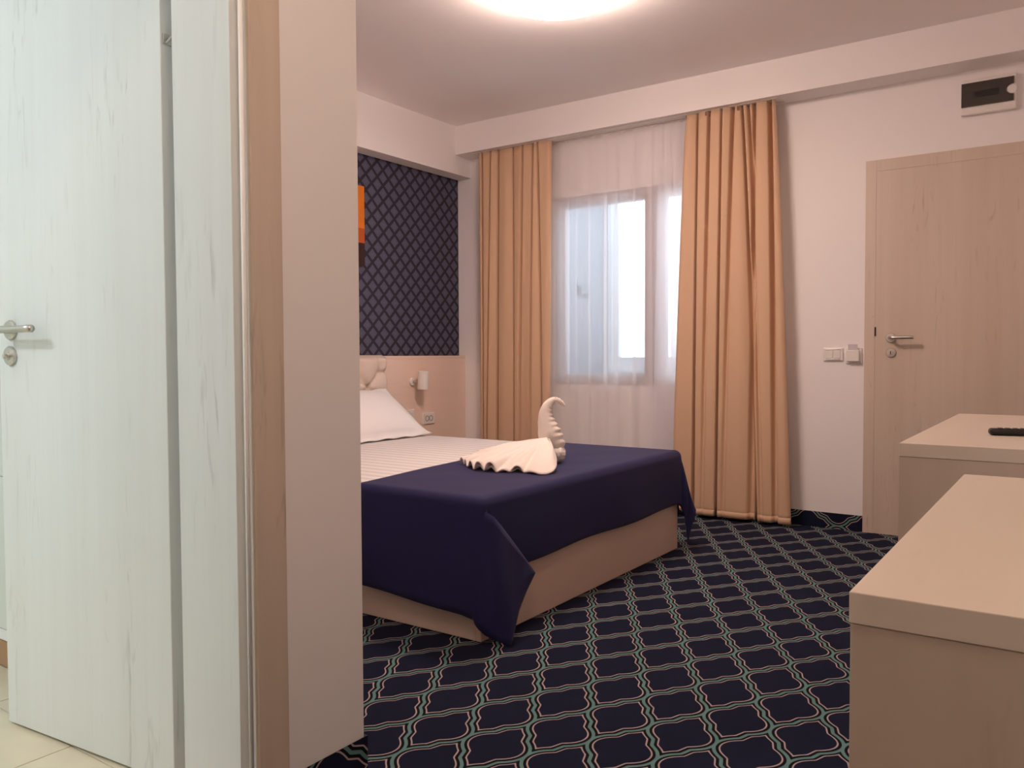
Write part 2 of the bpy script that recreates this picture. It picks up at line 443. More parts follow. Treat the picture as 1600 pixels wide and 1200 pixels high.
# ------------------------------------------------------------------ bathroom
bw = box('wall_bathroom', (-3.7, -1.632, 1.205, 1.219, -0.03, 2.6), 'grout'); structure(bw, 'tiled bathroom wall behind the open door')
for i in range(4):
    for k, (z0, z1, mt) in enumerate(((0.002, 0.085, 'bath_brown'), (0.088, 0.123, 'pvc_white'), (0.126, 0.62, 'bath_tile'), (0.623, 1.12, 'bath_tile'), (1.123, 1.62, 'bath_tile'), (1.623, 2.12, 'bath_tile'), (2.123, 2.6, 'bath_tile'))):
        x0 = -3.6 + i * 0.492
        t = box('tile', (x0, x0 + 0.489, 1.199, 1.206, z0, z1), mt, bw, bev=0.001)
        if mt == 'bath_brown': t['label'] = 'brown skirting tile'
        if mt == 'pvc_white': t['label'] = 'white border tile'
structure(box('wall_bathroom_left', (-3.7, -3.6, YB, 1.22, -0.03, 2.6), 'bath_tile'), 'pale tiled end wall of the bathroom')
structure(box('wall_bathroom_front', (-3.6, -1.63, YB, YB + 0.05, -0.03, 2.6), 'bath_tile'), 'pale tiled side wall of the bathroom')
structure(box('ceiling_bathroom', (-3.7, -1.63, YB, 1.22, 2.6, 2.66), 'ceiling'), 'bathroom ceiling')
fb = box('floor_bathroom', (-3.7, XP, YB, 1.215, -0.03, -0.004), 'grout'); structure(fb, 'beige tiled bathroom floor')
ts = 0.45
tile0 = None
for i in range(5):
    for j in range(7):
        x0, y0 = -3.58 + i * ts + 0.11, -1.60 + j * ts - 0.06 + 0.01
        x1, y1 = min(x0 + ts - 0.004, XP), min(y0 + ts - 0.004, 1.2)
        x0, y0 = max(x0, -3.6), max(y0, YB)
        if x1 - x0 < 0.05 or y1 - y0 < 0.05: continue
        box('tile', (x0, x1, y0, y1, -0.006, 0.0), 'floor_tile', fb, bev=0.0012)

# ceiling lamp of the bathroom
lc = empty('ceiling_light', (-2.70, -0.70, 2.6), 'round cool white ceiling lamp of the bathroom', 'lamp')
MB().lathe((-2.70, -0.70, 2.6), (0, 0, -1), [(0, 0.17), (0.03, 0.17), (0.032, 0.155)]).build('base', 'white_plastic', lc)
MB().lathe((-2.70, -0.70, 2.568), (0, 0, -1), [(0, 0.15), (0.025, 0.145), (0.045, 0.11), (0.055, 0.05), (0.057, 0.0)]).build('diffuser', 'lamp_cool', lc, True)

# ------------------------------------------------------------------ bathroom doorway: frame and open leaf
d2 = empty('door_2', (-1.64, 1.0, 0), 'open whitewashed oak bathroom door and its frame', kind='structure')
fr = MB()
fr.box(-1.628, -1.428, 1.050, 1.074, 0, 2.04, bev=0.0015); fr.box(-1.628, -1.428, 0.261, 0.285, 0, 2.04, bev=0.0015); fr.box(-1.628, -1.428, 0.285, 1.05, 2.015, 2.039, bev=0.0015)
fr.build('jamb', 'wood_pale', d2)
ca = MB()
ca.box(XP - 0.002, XP + 0.012, 1.068, 1.147, 0, 2.12, bev=0.003); ca.box(XP - 0.002, XP + 0.012, 0.188, 0.267, 0, 2.12, bev=0.003); ca.box(XP - 0.002, XP + 0.012, 0.267, 1.068, 2.032, 2.12, bev=0.003)
ca.build('casing', 'wood', d2)
se = MB()
se.tube([(-1.402, 1.0575, 0.002), (-1.402, 1.0575, 2.03)], 0.0048, 10)
se.tube([(-1.402, 0.2750, 0.002), (-1.402, 0.2750, 2.03)], 0.0042, 10)
se.build('seal', 'seal', d2, True)['label'] = 'white rubber seal strip'
# leaf, turned about its hinge end
H0 = Vector((-1.714, 1.0778, 0)); ang = math.radians(5.231)
mt_leaf = Matrix.Translation(H0) @ Matrix.Rotation(ang, 4, 'Z')
lf = MB().box(-0.682, 0, 0, 0.04, 0.008, 2.02, bev=0.002, mtx=mt_leaf).build('leaf', 'wood_pale', d2)
for zz in (1.72,):
    hm = MB()
    hm.box(0.0, 0.003, 0.006, 0.032, zz - 0.012, zz + 0.012, bev=0.001, mtx=mt_leaf)
    hm.tube([mt_leaf @ Vector((0.004, 0.012, zz - 0.010)), mt_leaf @ Vector((0.012, 0.02, zz + 0.004)), mt_leaf @ Vector((0.010, 0.034, zz + 0.008))], 0.003, 8)
    hm.build('hinge', 'steel', d2)
def lever(c, out, along, parent, name='handle', L_=0.118, reach=0.055):
    """rose, neck and lever of a door handle; returns the part"""
    c, out, along = Vector(c), Vector(out), Vector(along)
    p = MB()
    pts = [c + out * 0.008, c + out * (reach * 0.6), c + out * (reach * 0.85) + along * 0.004, c + out * reach + along * 0.014, c + out * reach + along * 0.03]
    pts += [c + out * reach + along * (0.03 + (L_ - 0.03) * i / 5) for i in range(1, 6)]
    p.tube(pts, 0.0095, 14)
    o = p.build(name, 'steel', parent, True)
    r_ = MB().lathe(c, out, [(0, 0.026), (0.006, 0.026), (0.009, 0.0235), (0.0095, 0.012)], 28).build('rose', 'steel', o)
    return o
on_leaf = lambda a, z: mt_leaf @ Vector((a, 0, z))
o_dir = mt_leaf.to_3x3() @ Vector((0, -1, 0)); a_dir = mt_leaf.to_3x3() @ Vector((1, 0, 0))
lever(on_leaf(-0.621, 1.074), o_dir, a_dir, d2, L_=0.165, reach=0.043)
lk = MB().lathe(on_leaf(-0.624, 1.006), o_dir, [(0, 0.026), (0.006, 0.026), (0.009, 0.0235), (0.0095, 0.012), (0.013, 0.011), (0.0135, 0.006)], 28).build('lock_rose', 'steel', d2)
MB().lathe(on_leaf(-0.624, 1.006) + o_dir * 0.0133, o_dir, [(0, 0.006), (0.008, 0.006), (0.009, 0.004)], 12).build('turn_knob', 'steel', lk)

# ------------------------------------------------------------------ the far door
d1 = empty('door_1', (-0.55, YW, 0), 'closed whitewashed oak door in the window wall behind the cabinet', kind='structure')
ca = MB()
ca.box(-1.0, -0.945, YW - 0.014, YW + 0.03, 0, 2.066, bev=0.0012); ca.box(-0.115, -0.06, YW - 0.014, YW + 0.03, 0, 2.066, bev=0.0012); ca.box(-0.945, -0.115, YW - 0.014, YW + 0.03, 2.004, 2.066, bev=0.0012)
ca.build('casing', 'wood', d1)
box('leaf', (-0.9449, -0.1151, YW - 0.0125, YW + 0.033, 0.0015, 2.0038), 'wood', d1, bev=0.0008)
lever((-0.864, YW - 0.0125, 1.089), (0, -1, 0), (1, 0, 0), d1, L_=0.122, reach=0.055)
lk = MB().lathe((-0.862, YW - 0.0125, 1.008), (0, -1, 0), [(0, 0.026), (0.006, 0.026), (0.009, 0.0235), (0.0095, 0.012), (0.013, 0.011)], 28).build('lock_rose', 'steel', d1)
box('keyhole', (-0.8640, -0.8600, YW - 0.0268, YW - 0.0245, 0.998, 1.016), 'dark', lk)
box('latch_slot', (-0.9475, -0.9395, YW - 0.0150, YW - 0.009, 1.100, 1.150), 'dark', d1)['label'] = 'dark latch slot in the casing'
for zz in (1.205, 0.983):
    MB().lathe((-0.958, YW - 0.0138, zz), (0, -1, 0), [(0, 0.005), (0.0015, 0.004)], 12).build('screw', 'steel', d1)

# ------------------------------------------------------------------ window, balcony behind it
w1 = empty('window_1', ((WIN[0] + WIN[1]) / 2, YW + 0.05, WIN[2]), 'brown grey framed window behind the sheer curtain', kind='structure')
fy0, fy1 = YW + 0.005, YW + 0.065
x0, x1, z0, z1 = WIN
f = MB()
f.box(x0, x0 + 0.05, fy0, fy1, z0, z1, bev=0.004); f.box(x1 - 0.05, x1, fy0, fy1, z0, z1, bev=0.004)
f.box(x0 + 0.05, x1 - 0.05, fy0, fy1, z0, z0 + 0.05, bev=0.004); f.box(x0 + 0.05, x1 - 0.05, fy0, fy1, z1 - 0.05, z1, bev=0.004)
f.build('frame', 'pvc', w1)
MX0, MX1 = -2.335, -2.235
box('mullion', (MX0, MX1, fy0 - 0.002, fy1, z0 + 0.05, z1 - 0.05), 'pvc', w1, bev=0.006)
for a, bq in ((x0 + 0.05, MX0), (MX1, x1 - 0.05)):
    s_ = MB()
    s_.box(a, a + 0.022, fy0 + 0.01, fy1 + 0.01, z0 + 0.05, z1 - 0.05, bev=0.003); s_.box(bq - 0.022, bq, fy0 + 0.01, fy1 + 0.01, z0 + 0.05, z1 - 0.05, bev=0.003)
    s_.box(a + 0.022, bq - 0.022, fy0 + 0.01, fy1 + 0.01, z0 + 0.05, z0 + 0.072, bev=0.003); s_.box(a + 0.022, bq - 0.022, fy0 + 0.01, fy1 + 0.01, z1 - 0.072, z1 - 0.05, bev=0.003)
    sh = s_.build('sash', 'pvc', w1)
    box('pane', (a + 0.02, bq - 0.02, fy0 + 0.03, fy0 + 0.036, z0 + 0.07, z1 - 0.07), 'glass', sh)
BY = 5.75
structure(box('wall_balcony_left', (-3.22, -3.10, YW + 0.12, BY + 0.2, -0.1, 2.7), 'balcony'), 'pale balcony side wall seen through the left pane')
structure(box('wall_balcony_parapet', (-3.10, 1.0, BY, BY + 0.15, -0.1, 0.86), 'balcony'), 'pale balcony parapet below its glazing')
structure(box('floor_balcony', (-3.10, 1.0, YW + 0.12, BY, -0.1, 0.0), 'balcony'), 'pale balcony floor')
structure(box('trim_3', (-3.10, 1.0, BY - 0.05, BY + 0.15, 0.86, 0.885), 'pvc_white'), 'white ledge on the balcony parapet')
w2 = empty('window_2', (-1.5, BY + 0.05, 0.885), 'white framed balcony glazing outside the window', kind='structure')
f = MB()
f.box(-3.10, -3.06, BY + 0.02, BY + 0.08, 0.885, 2.7, bev=0.004); f.box(-3.06, 1.0, BY + 0.02, BY + 0.08, 0.885, 0.93, bev=0.004)
f.build('frame', 'pvc_white', w2)
for xx in (-1.6, -0.2):
    box('mullion', (xx, xx + 0.07, BY + 0.02, BY + 0.08, 0.93, 2.7), 'pvc_white', w2, bev=0.004)
s_ = MB(); s_.box(-3.06, -3.005, BY + 0.03, BY + 0.08, 0.93, 2.7, bev=0.004); s_.box(-3.005, -1.60, BY + 0.03, BY + 0.08, 0.93, 0.985, bev=0.004)
sh = s_.build('sash', 'pvc_white', w2)
box('pane', (-3.005, -1.60, BY + 0.05, BY + 0.055, 0.985, 2.7), 'glass', sh)
bs = empty('wall_socket', (-3.10, 5.33, 1.44), 'small grey box on the balcony side wall', 'socket')
box('housing', (-3.10, -3.085, 5.30, 5.47, 1.445, 1.525), plain('grey weatherproof plastic', (0.13, 0.13, 0.145), 0.5), bs, bev=0.006)
box('flap', (-3.085, -3.078, 5.315, 5.455, 1.46, 1.51), plain('grey socket flap', (0.17, 0.17, 0.185), 0.5), bs, bev=0.003)

# ------------------------------------------------------------------ curtain track, sheer, curtains
tr_ = empty('curtain_track', (-2.55, 4.79, ZS - 0.005), 'white double curtain track under the soffit', 'curtain track')
box('rail', (-3.66, -1.44, 4.735, 4.765, ZS - 0.005, ZS), 'white_plastic', tr_, bev=0.002)
box('rail', (-3.66, -1.44, 4.822, 4.848, ZS - 0.005, ZS), 'white_plastic', tr_, bev=0.002)

def curtain(name, label, top, bot, creases, zt, zb, yc, hem_dip, base_wave, seed, notch):
    rnd = random.Random(seed)
    nu, nv = 300, 46
    ph = [rnd.uniform(0, 6.28) for _ in range(4)]
    def fn(u, v):
        z = zt + (zb - zt) * v
        e = v ** 0.8
        xa, xb = top[0] + (bot[0] - top[0]) * e, top[1] + (bot[1] - top[1]) * e
        x = xa + (xb - xa) * u
        y = yc + base_wave * math.sin(u * 9.0 + ph[0] + 0.6 * v) + 0.004 * math.sin(u * 31 + ph[1] + v * 2.0)
        dx = 0.0
        for xt, xbm, dt, db, wt, wb_, ov in creases:
            cx = xt + (xbm - xt) * e; w = wt + (wb_ - wt) * v; dpt = dt + (db - dt) * v
            d = x - cx
            # a narrow deep slot between two folds; the cloth left of it curves back first
            hw = 0.0045 + 0.28 * w
            y += dpt * math.exp(-(abs(d) / hw) ** 4)
            y += (0.018 * math.exp(-(-d / (0.012 + 1.2 * w)) ** 1.4) if d < 0 else 0.018 * math.exp(-(d / 0.009) ** 2)) * (dpt / 0.07)
        x += dx
        # rounded free edges turn back to the wall
        y += 0.03 * math.exp(-u * (xb - xa) / 0.012) + 0.03 * math.exp(-(1 - u) * (xb - xa) / 0.012)
        zz = z + (hem_dip(u) if hem_dip else 0) * max(0, (v - 0.9) / 0.1)
        return (x, y if y < 4.80 else 4.80 + 0.012 * (1 - math.exp(-(y - 4.80) / 0.012)), zz)
    root = empty(name, ((bot[0] + bot[1]) / 2, yc, zb), label, 'curtain')
    o = MB().grid(fn, nu, nv).build('fabric_panel', 'curtain', root, True); solid(o, 0.002, 0)
    def hem(u, v):
        vv = 0.985 + 0.015 * v; x, y, z = fn(u, vv); return (x, y - 0.0016, z - 0.001 * v)
    h = MB().grid(hem, nu, 2).build('hem', 'curtain', root, True); solid(h, 0.0012, 0)
    for a in notch:
        q = [fn(a + 0.028 * i, 0.001) for i in (0, 0.5, 1)]
        v_ = [(p[0], p[1] - 0.003, p[2]) for p in q] + [(p[0], p[1] - 0.003, p[2] - 0.024) for p in q]
        t_ = MB().add(v_, [[0, 1, 4, 3], [1, 2, 5, 4]]).build('heading_tape', M['tape'], root); solid(t_, 0.0015, 0)
        t_['label'] = 'brown tape end at the curtain heading'
    return root
# crease: x top, x bottom, depth top, depth bottom, width top, width bottom, overlap
curtain('curtain', 'sand coloured curtain right of the window beside the far door', (-2.018, -1.470), (-2.108, -1.362), [
    (-1.936, -1.955, 0.070, 0.072, 0.010, 0.022, 0.008), (-1.858, -1.895, 0.050, 0.008, 0.018, 0.03, 0.005),
    (-1.782, -1.810, 0.045, 0.065, 0.010, 0.014, 0.006), (-1.715, -1.765, 0.050, 0.008, 0.022, 0.03, 0.004),
    (-1.664, -1.566, 0.072, 0.074, 0.008, 0.016, 0.008), (-1.628, -1.530, 0.040, 0.012, 0.010, 0.03, 0.004), (-1.588, -1.60, 0.055, 0.026, 0.020, 0.045, 0.004),
    (-1.500, -1.450, 0.070, 0.030, 0.026, 0.045, 0.006)],
    ZS - 0.006, 0.022, 4.734, lambda u: 0.03 * max(0, 1 - u / 0.17), 0.006, 3, (0.0, 0.25, 0.60))
curtain('curtain', 'sand coloured curtain left of the window beside the headboard wall', (-3.604, -2.985), (-3.604, -3.012), [
    (-3.565, -3.575, 0.045, 0.045, 0.014, 0.014, 0.004), (-3.488, -3.545, 0.050, 0.030, 0.014, 0.018, 0.004), (-3.424, -3.452, 0.072, 0.074, 0.018, 0.028, 0.008),
    (-3.300, -3.303, 0.065, 0.074, 0.010, 0.018, 0.006), (-3.212, -3.255, 0.045, 0.014, 0.018, 0.022, 0.004), (-3.128, -3.165, 0.050, 0.012, 0.018, 0.03, 0.004),
    (-3.088, -3.060, 0.070, 0.062, 0.010, 0.014, 0.006)],
    ZS - 0.006, 0.022, 4.736, None, 0.005, 5, ())

def sheer():
    folds = [(-3.046, 0.022, 0.03), (-2.896, 0.010, 0.012), (-2.831, 0.010, 0.010), (-2.736, 0.012, 0.014), (-2.605, 0.016, 0.03), (-2.524, 0.012, 0.03), (-2.399, 0.012, 0.03), (-2.285, 0.013, 0.035),
             (-2.215, 0.014, 0.11), (-2.165, 0.03, 0.14), (-2.10, 0.05, 0.12), (-2.03, 0.05, 0.08)]
    # path across: knots of (x at top, x at bottom, y) - each fold goes forward, back, forward again: three layers
    knots = [(-3.062, -3.068, 4.826)]
    for i, (fx, wt, wb_) in enumerate(folds):
        k = 0.5
        drift = 0.02 * (fx + 2.5) if i > 3 else 0
        knots += [(fx + wt * k, fx + drift + wb_ * k, 4.8235), (fx - wt * k, fx + drift - wb_ * k, 4.825), (fx + wt * k + 0.002, fx + drift + wb_ * k + 0.004, 4.8265)]
    knots.append((-1.97, -1.95, 4.826))
    pts = []
    for i in range(len(knots) - 1):
        a, bq = knots[i], knots[i + 1]; n = 26 if abs(bq[0] - a[0]) > 0.045 else 4
        for j in range(n):
            t = j / n; pts.append((i + t, tuple(a[q] + (bq[q] - a[q]) * t for q in range(3))))
    pts.append((len(knots) - 1.0, knots[-1]))
    nu = len(pts) - 1
    def fn(u, v):
        s, (xt, xb, y) = pts[round(u * nu)]
        e = min(1, v * 1.25); x = xt + (xb - xt) * e
        yy = y + 0.008 * math.sin(x * 23 + 1.2) * (0.4 + 0.6 * v) + 0.005 * math.sin(x * 41)
        z = ZS - 0.006 - 0.004 * (1 + math.sin(x * 60)) * (1 - v) + (0.03 - ZS + 0.006) * v
        return (x, yy, z)
    o = MB().grid(fn, nu, 24).build('sheer_curtain', 'sheer', None, False)
    tag(o, 'white sheer curtain hanging across the window between the sand curtains', 'curtain')
sheer()

# ------------------------------------------------------------------ room ceiling lamp
LX, LY = -1.925, 3.12
lr = empty('ceiling_light', (LX, LY, ZC), 'round warm ceiling lamp glowing above the bed', 'lamp')
MB().lathe((LX, LY, ZC), (0, 0, -1), [(0, 0.20), (0.016, 0.20), (0.018, 0.19)], 48).build('base', 'white_plastic', lr)
DOME = [(0.0, 0.215), (0.003, 0.245), (0.014, 0.272), (0.034, 0.285), (0.056, 0.277), (0.077, 0.242), (0.092, 0.17), (0.100, 0.08), (0.102, 0.0)]
MB().lathe((LX, LY, ZC - 0.018), (0, 0, -1), DOME, 48).build('diffuser', 'lamp_warm', lr, True)
HX, HY = -0.50, 0.55  # added lamp out of view, brightens the partition by the bathroom door
lh = empty('ceiling_light', (HX, HY, ZC), 'unseen warm fill lamp added over the entrance to brighten the partition', 'lamp')
MB().lathe((HX, HY, ZC), (0, 0, -1), [(0, 0.12), (0.016, 0.12), (0.018, 0.11)], 32).build('base', 'white_plastic', lh)
MB().lathe((HX, HY, ZC - 0.018), (0, 0, -1), [(a, b_ * 0.6) for a, b_ in DOME], 32).build('diffuser', 'fill_hall', lh, True)

# ------------------------------------------------------------------ headboard wall: panel, picture, lamp, sockets
XPF = -3.838
pn = empty('wall_panel', (-3.87, 3.1, 0), 'pale beige laminate wall panel behind the headboard', 'panel')
box('panel_board', (XL + 0.003, XPF, 1.40, YW - 0.002, 0.1, 0.985), 'panel', pn, bev=0.001)
box('top_edge', (XL + 0.003, XPF + 0.002, 1.40, YW - 0.002, 0.985, 1.003), 'panel', pn, bev=0.001)
pc = empty('wall_picture', (XL + 0.02, 3.5, 1.59), 'orange and brown canvas picture on the dark wallpaper', 'picture')
for nm, z0, z1, mt in (('canvas_top', 1.835, 2.11, 'orange'), ('canvas_middle', 1.74, 1.835, 'rust'), ('canvas_bottom', 1.592, 1.74, 'brown')):
    box(nm, (XL + 0.003, XL + 0.032, 2.95, 3.862, z0, z1), mt, pc)['label'] = {'orange': 'bright orange painted band', 'rust': 'deep rust orange band', 'brown': 'dark brown painted band'}[mt]
rl = empty('reading_lamp', (XPF, 4.31, 0.8), 'small white cylinder reading lamp on the panel beside the headboard', 'lamp')
MB().lathe((XPF, 4.275, 0.822), (1, 0, 0), [(0, 0.028), (0.012, 0.028), (0.015, 0.024)], 20).build('wall_plate', 'white_plastic', rl)
MB().tube([(XPF + 0.012, 4.275, 0.822), (XPF + 0.045, 4.278, 0.822), (XPF + 0.075, 4.29, 0.83)], 0.008, 10).build('arm', 'steel', rl, True)['label'] = 'nickel arm'
MB().lathe((XPF + 0.085, 4.296, 0.768), (0.06, 0.0, 1), [(0, 0.036), (0.004, 0.039), (0.125, 0.039), (0.13, 0.034)], 24).build('shade', 'white_plastic', rl, False)
def plate(name, label, cat, b, inner):
    r_ = empty(name, (b[0], (b[2] + b[3]) / 2, b[4]), label, cat)
    box('frame', b, 'white_plastic', r_, bev=0.004)
    return r_
so = empty('wall_socket', (XPF, 4.44, 0.515), 'white double socket on the beige panel under the reading lamp', 'socket')
box('plate', (XPF, XPF + 0.010, 4.378, 4.508, 0.515, 0.595), 'white_plastic', so, bev=0.004)
for yy in (4.424, 4.466):
    ins = MB().lathe((XPF + 0.0095, yy, 0.556), (1, 0, 0), [(0, 0.0195), (0.0015, 0.0195), (0.0016, 0.017), (-0.002, 0.016)], 20).build('outlet', 'dark', so)
    ins['label'] = 'dark round socket hole'
sw = empty('light_switch', (XPF, 4.25, 0.55), 'white switch plate on the panel half hidden behind the pillow', 'switch')
box('plate', (XPF, XPF + 0.010, 4.21, 4.292, 0.548, 0.628), 'white_plastic', sw, bev=0.004)
box('rocker', (XPF + 0.010, XPF + 0.014, 4.228, 4.274, 0.564, 0.612), 'white_plastic', sw, bev=0.002)

# ------------------------------------------------------------------ bed
BX0, BX1, BY0, BY1 = -3.76, -1.70, 2.24, 3.92
bed = empty('bed', (-2.75, 3.08, 0), 'double bed with beige laminate base and tufted cream headboard', 'bed')
box('foot_panel', (BX1 - 0.022, BX1, BY0, BY1, 0.004, 0.27), 'lam_base', bed, bev=0.0015)
box('side_panel', (BX0, BX1 - 0.022, BY0, BY0 + 0.022, 0.004, 0.27), 'lam_x', bed, bev=0.0015)
box('side_panel', (BX0, BX1 - 0.022, BY1 - 0.022, BY1, 0.004, 0.27), 'lam_x', bed, bev=0.0015)
box('slat_deck', (BX0, BX1 - 0.024, BY0 + 0.024, BY1 - 0.024, 0.24, 0.268), 'lam_x', bed)
MB().box(BX0 + 0.06, BX1 - 0.012, BY0 + 0.012, BY1 - 0.012, 0.27, 0.492, bev=0.035, seg=4).build('mattress', 'linen', bed, True)
HBX = -3.836
HB = (2.20, 3.960, 0.30, 1.008)
btn = []
for k in range(7):
    z = 0.894 - 0.0945 * k
    for i in range(-1, 12):
        y = 3.876 - 0.1955 * i - (0.0977 if k % 2 else 0)
        if HB[0] + 0.03 < y < HB[1] - 0.03: btn.append((y, z))
crs = []
for (y, z) in btn:
    for sg in (-1, 1):
        q = (y + sg * 0.0977, z - 0.0945)
        if any(abs(q[0] - a) + abs(q[1] - c) < 0.01 for a, c in btn): crs.append(((y, z), q))
    if z > 0.85:
        mid = (y + 0.010, z + 0.05); crs.append(((y, z), mid)); crs.append((mid, (y - 0.004, HB[3])))
    if y > HB[1] - 0.15: crs.append(((y, z), (HB[1], z)))
    if y < HB[0] + 0.15: crs.append(((y, z), (HB[0], z)))
def sdist(p, s):
    (ax, ay), (bx, by) = s; dx, dy = bx - ax, by - ay; t = max(0, min(1, ((p[0] - ax) * dx + (p[1] - ay) * dy) / (dx * dx + dy * dy)))
    return math.hypot(ax + t * dx - p[0], ay + t * dy - p[1])
def hb(u, v):
    y = HB[0] + (HB[1] - HB[0]) * u; z = HB[2] + (HB[3] - HB[2]) * v
    near = [s for s in crs if abs(s[0][0] - y) < 0.14 and abs(s[0][1] - z) < 0.14]
    d = min([sdist((y, z), s) for s in near], default=0.08)
    db_ = min([math.hypot(a - y, c - z) for a, c in btn])
    h = 0.060 + 0.034 * (1 - math.exp(-d / 0.022)) - 0.024 * math.exp(-(db_ / 0.018) ** 2)
    e = min(y - HB[0], HB[1] - y, HB[3] - z)
    h *= min(1, math.sqrt(max(0, e) / 0.03 + 0.02))
    return (HBX + h, y, z)
hbo = MB().grid(hb, 190, 78).box(HBX + 0.001, HBX + 0.012, HB[0] + 0.002, HB[1] - 0.002, HB[2], HB[3] - 0.002).build('headboard', 'leather', bed, True)
hbo['label'] = 'tufted cream leather headboard'
for o in [hbo]: pass
b0 = None
for (y, z) in btn:
    c = hb((y - HB[0]) / (HB[1] - HB[0]), (z - HB[2]) / (HB[3] - HB[2]))
    if b0 is None:
        b0 = MB().lathe((c[0] - 0.001, y, z), (1, 0, 0), [(0, 0.011), (0.004, 0.0105), (0.008, 0.006), (0.009, 0.001)], 12).build('button', 'leather', hbo, True, loc=(c[0], y, z))
    else:
        nb = b0.copy(); COL.objects.link(nb); nb.parent = hbo; nb.location = Vector((c[0], y, z)) - world_loc(hbo)

sheet = MB().box(BX0 + 0.04, BX1 + 0.001, BY0 - 0.003, BY1 + 0.003, 0.275, 0.5045, bev=0.04, seg=5)
so_ = sheet.build('bed_sheet', 'sheet', None, True, loc=(-2.7, 3.08, 0.275))
bm = bmesh.new(); bm.from_mesh(so_.data)
bmesh.ops.delete(bm, geom=[f_ for f_ in bm.faces if all(v.co.z < 0.045 for v in f_.verts)], context='FACES')
bm.to_mesh(so_.data); bm.free(); so_.data.polygons.foreach_set('use_smooth', [True] * len(so_.data.polygons))
tag(so_, 'white satin striped cotton sheet covering the mattress', 'sheet')

# pillow, leaning on the headboard
def pillow():
    ey = Vector((0, 1, 0)); ev = Vector((-0.34, 0, 0.252)).normalized(); en = Vector((0.252, 0, 0.34)).normalized()
    c = Vector((-3.515, 3.53, 0.650)); hw, hh = 0.345, 0.235
    fl_ = 0.87
    def side(sgn):
        def fn(u, v):
            a, b_ = 2 * u - 1, 2 * v - 1
            ka, kb = min(1, abs(a) / fl_), min(1, abs(b_) / fl_)
            t = ((1 - ka ** 2.2) * (1 - kb ** 2.2)) ** 0.55
            pull = 1 - 0.045 * (1 - abs(a) ** 2) * abs(b_) ** 4 - 0.0
            pa = 1 - 0.04 * (1 - abs(b_) ** 2) * abs(a) ** 4
            p = c + ey * (a * hw * pa) + ev * (b_ * hh * pull) + en * (sgn * (0.002 + 0.088 * t))
            # flange corners lift a little, the sheet side sags
            p += en * 0.020 * (abs(a) ** 6) * (abs(b_) ** 6) * (1 if b_ < 0 else 0.3)
            p += en * 0.004 * math.sin(a * 14 + b_ * 3) * (max(abs(a), abs(b_)) ** 8)
            p.z = max(p.z, 0.509 + 0.001 * sgn)
            return p
        return fn
    mb = MB().grid(side(1), 44, 34); mb.grid(side(-1), 44, 34)
    o = mb.build('pillow', 'linen', None, True); weld(o, 0.0003)
    # close the rim
    bm = bmesh.new(); bm.from_mesh(o.data)
    ed = [e for e in bm.edges if e.is_boundary]
    if ed: bmesh.ops.bridge_loops(bm, edges=ed)
    bmesh.ops.recalc_face_normals(bm, faces=bm.faces); bm.to_mesh(o.data); bm.free()
    for p in o.data.polygons: p.use_smooth = True
    tag(o, 'white flanged pillow leaning against the tufted headboard', 'pillow')
pillow()

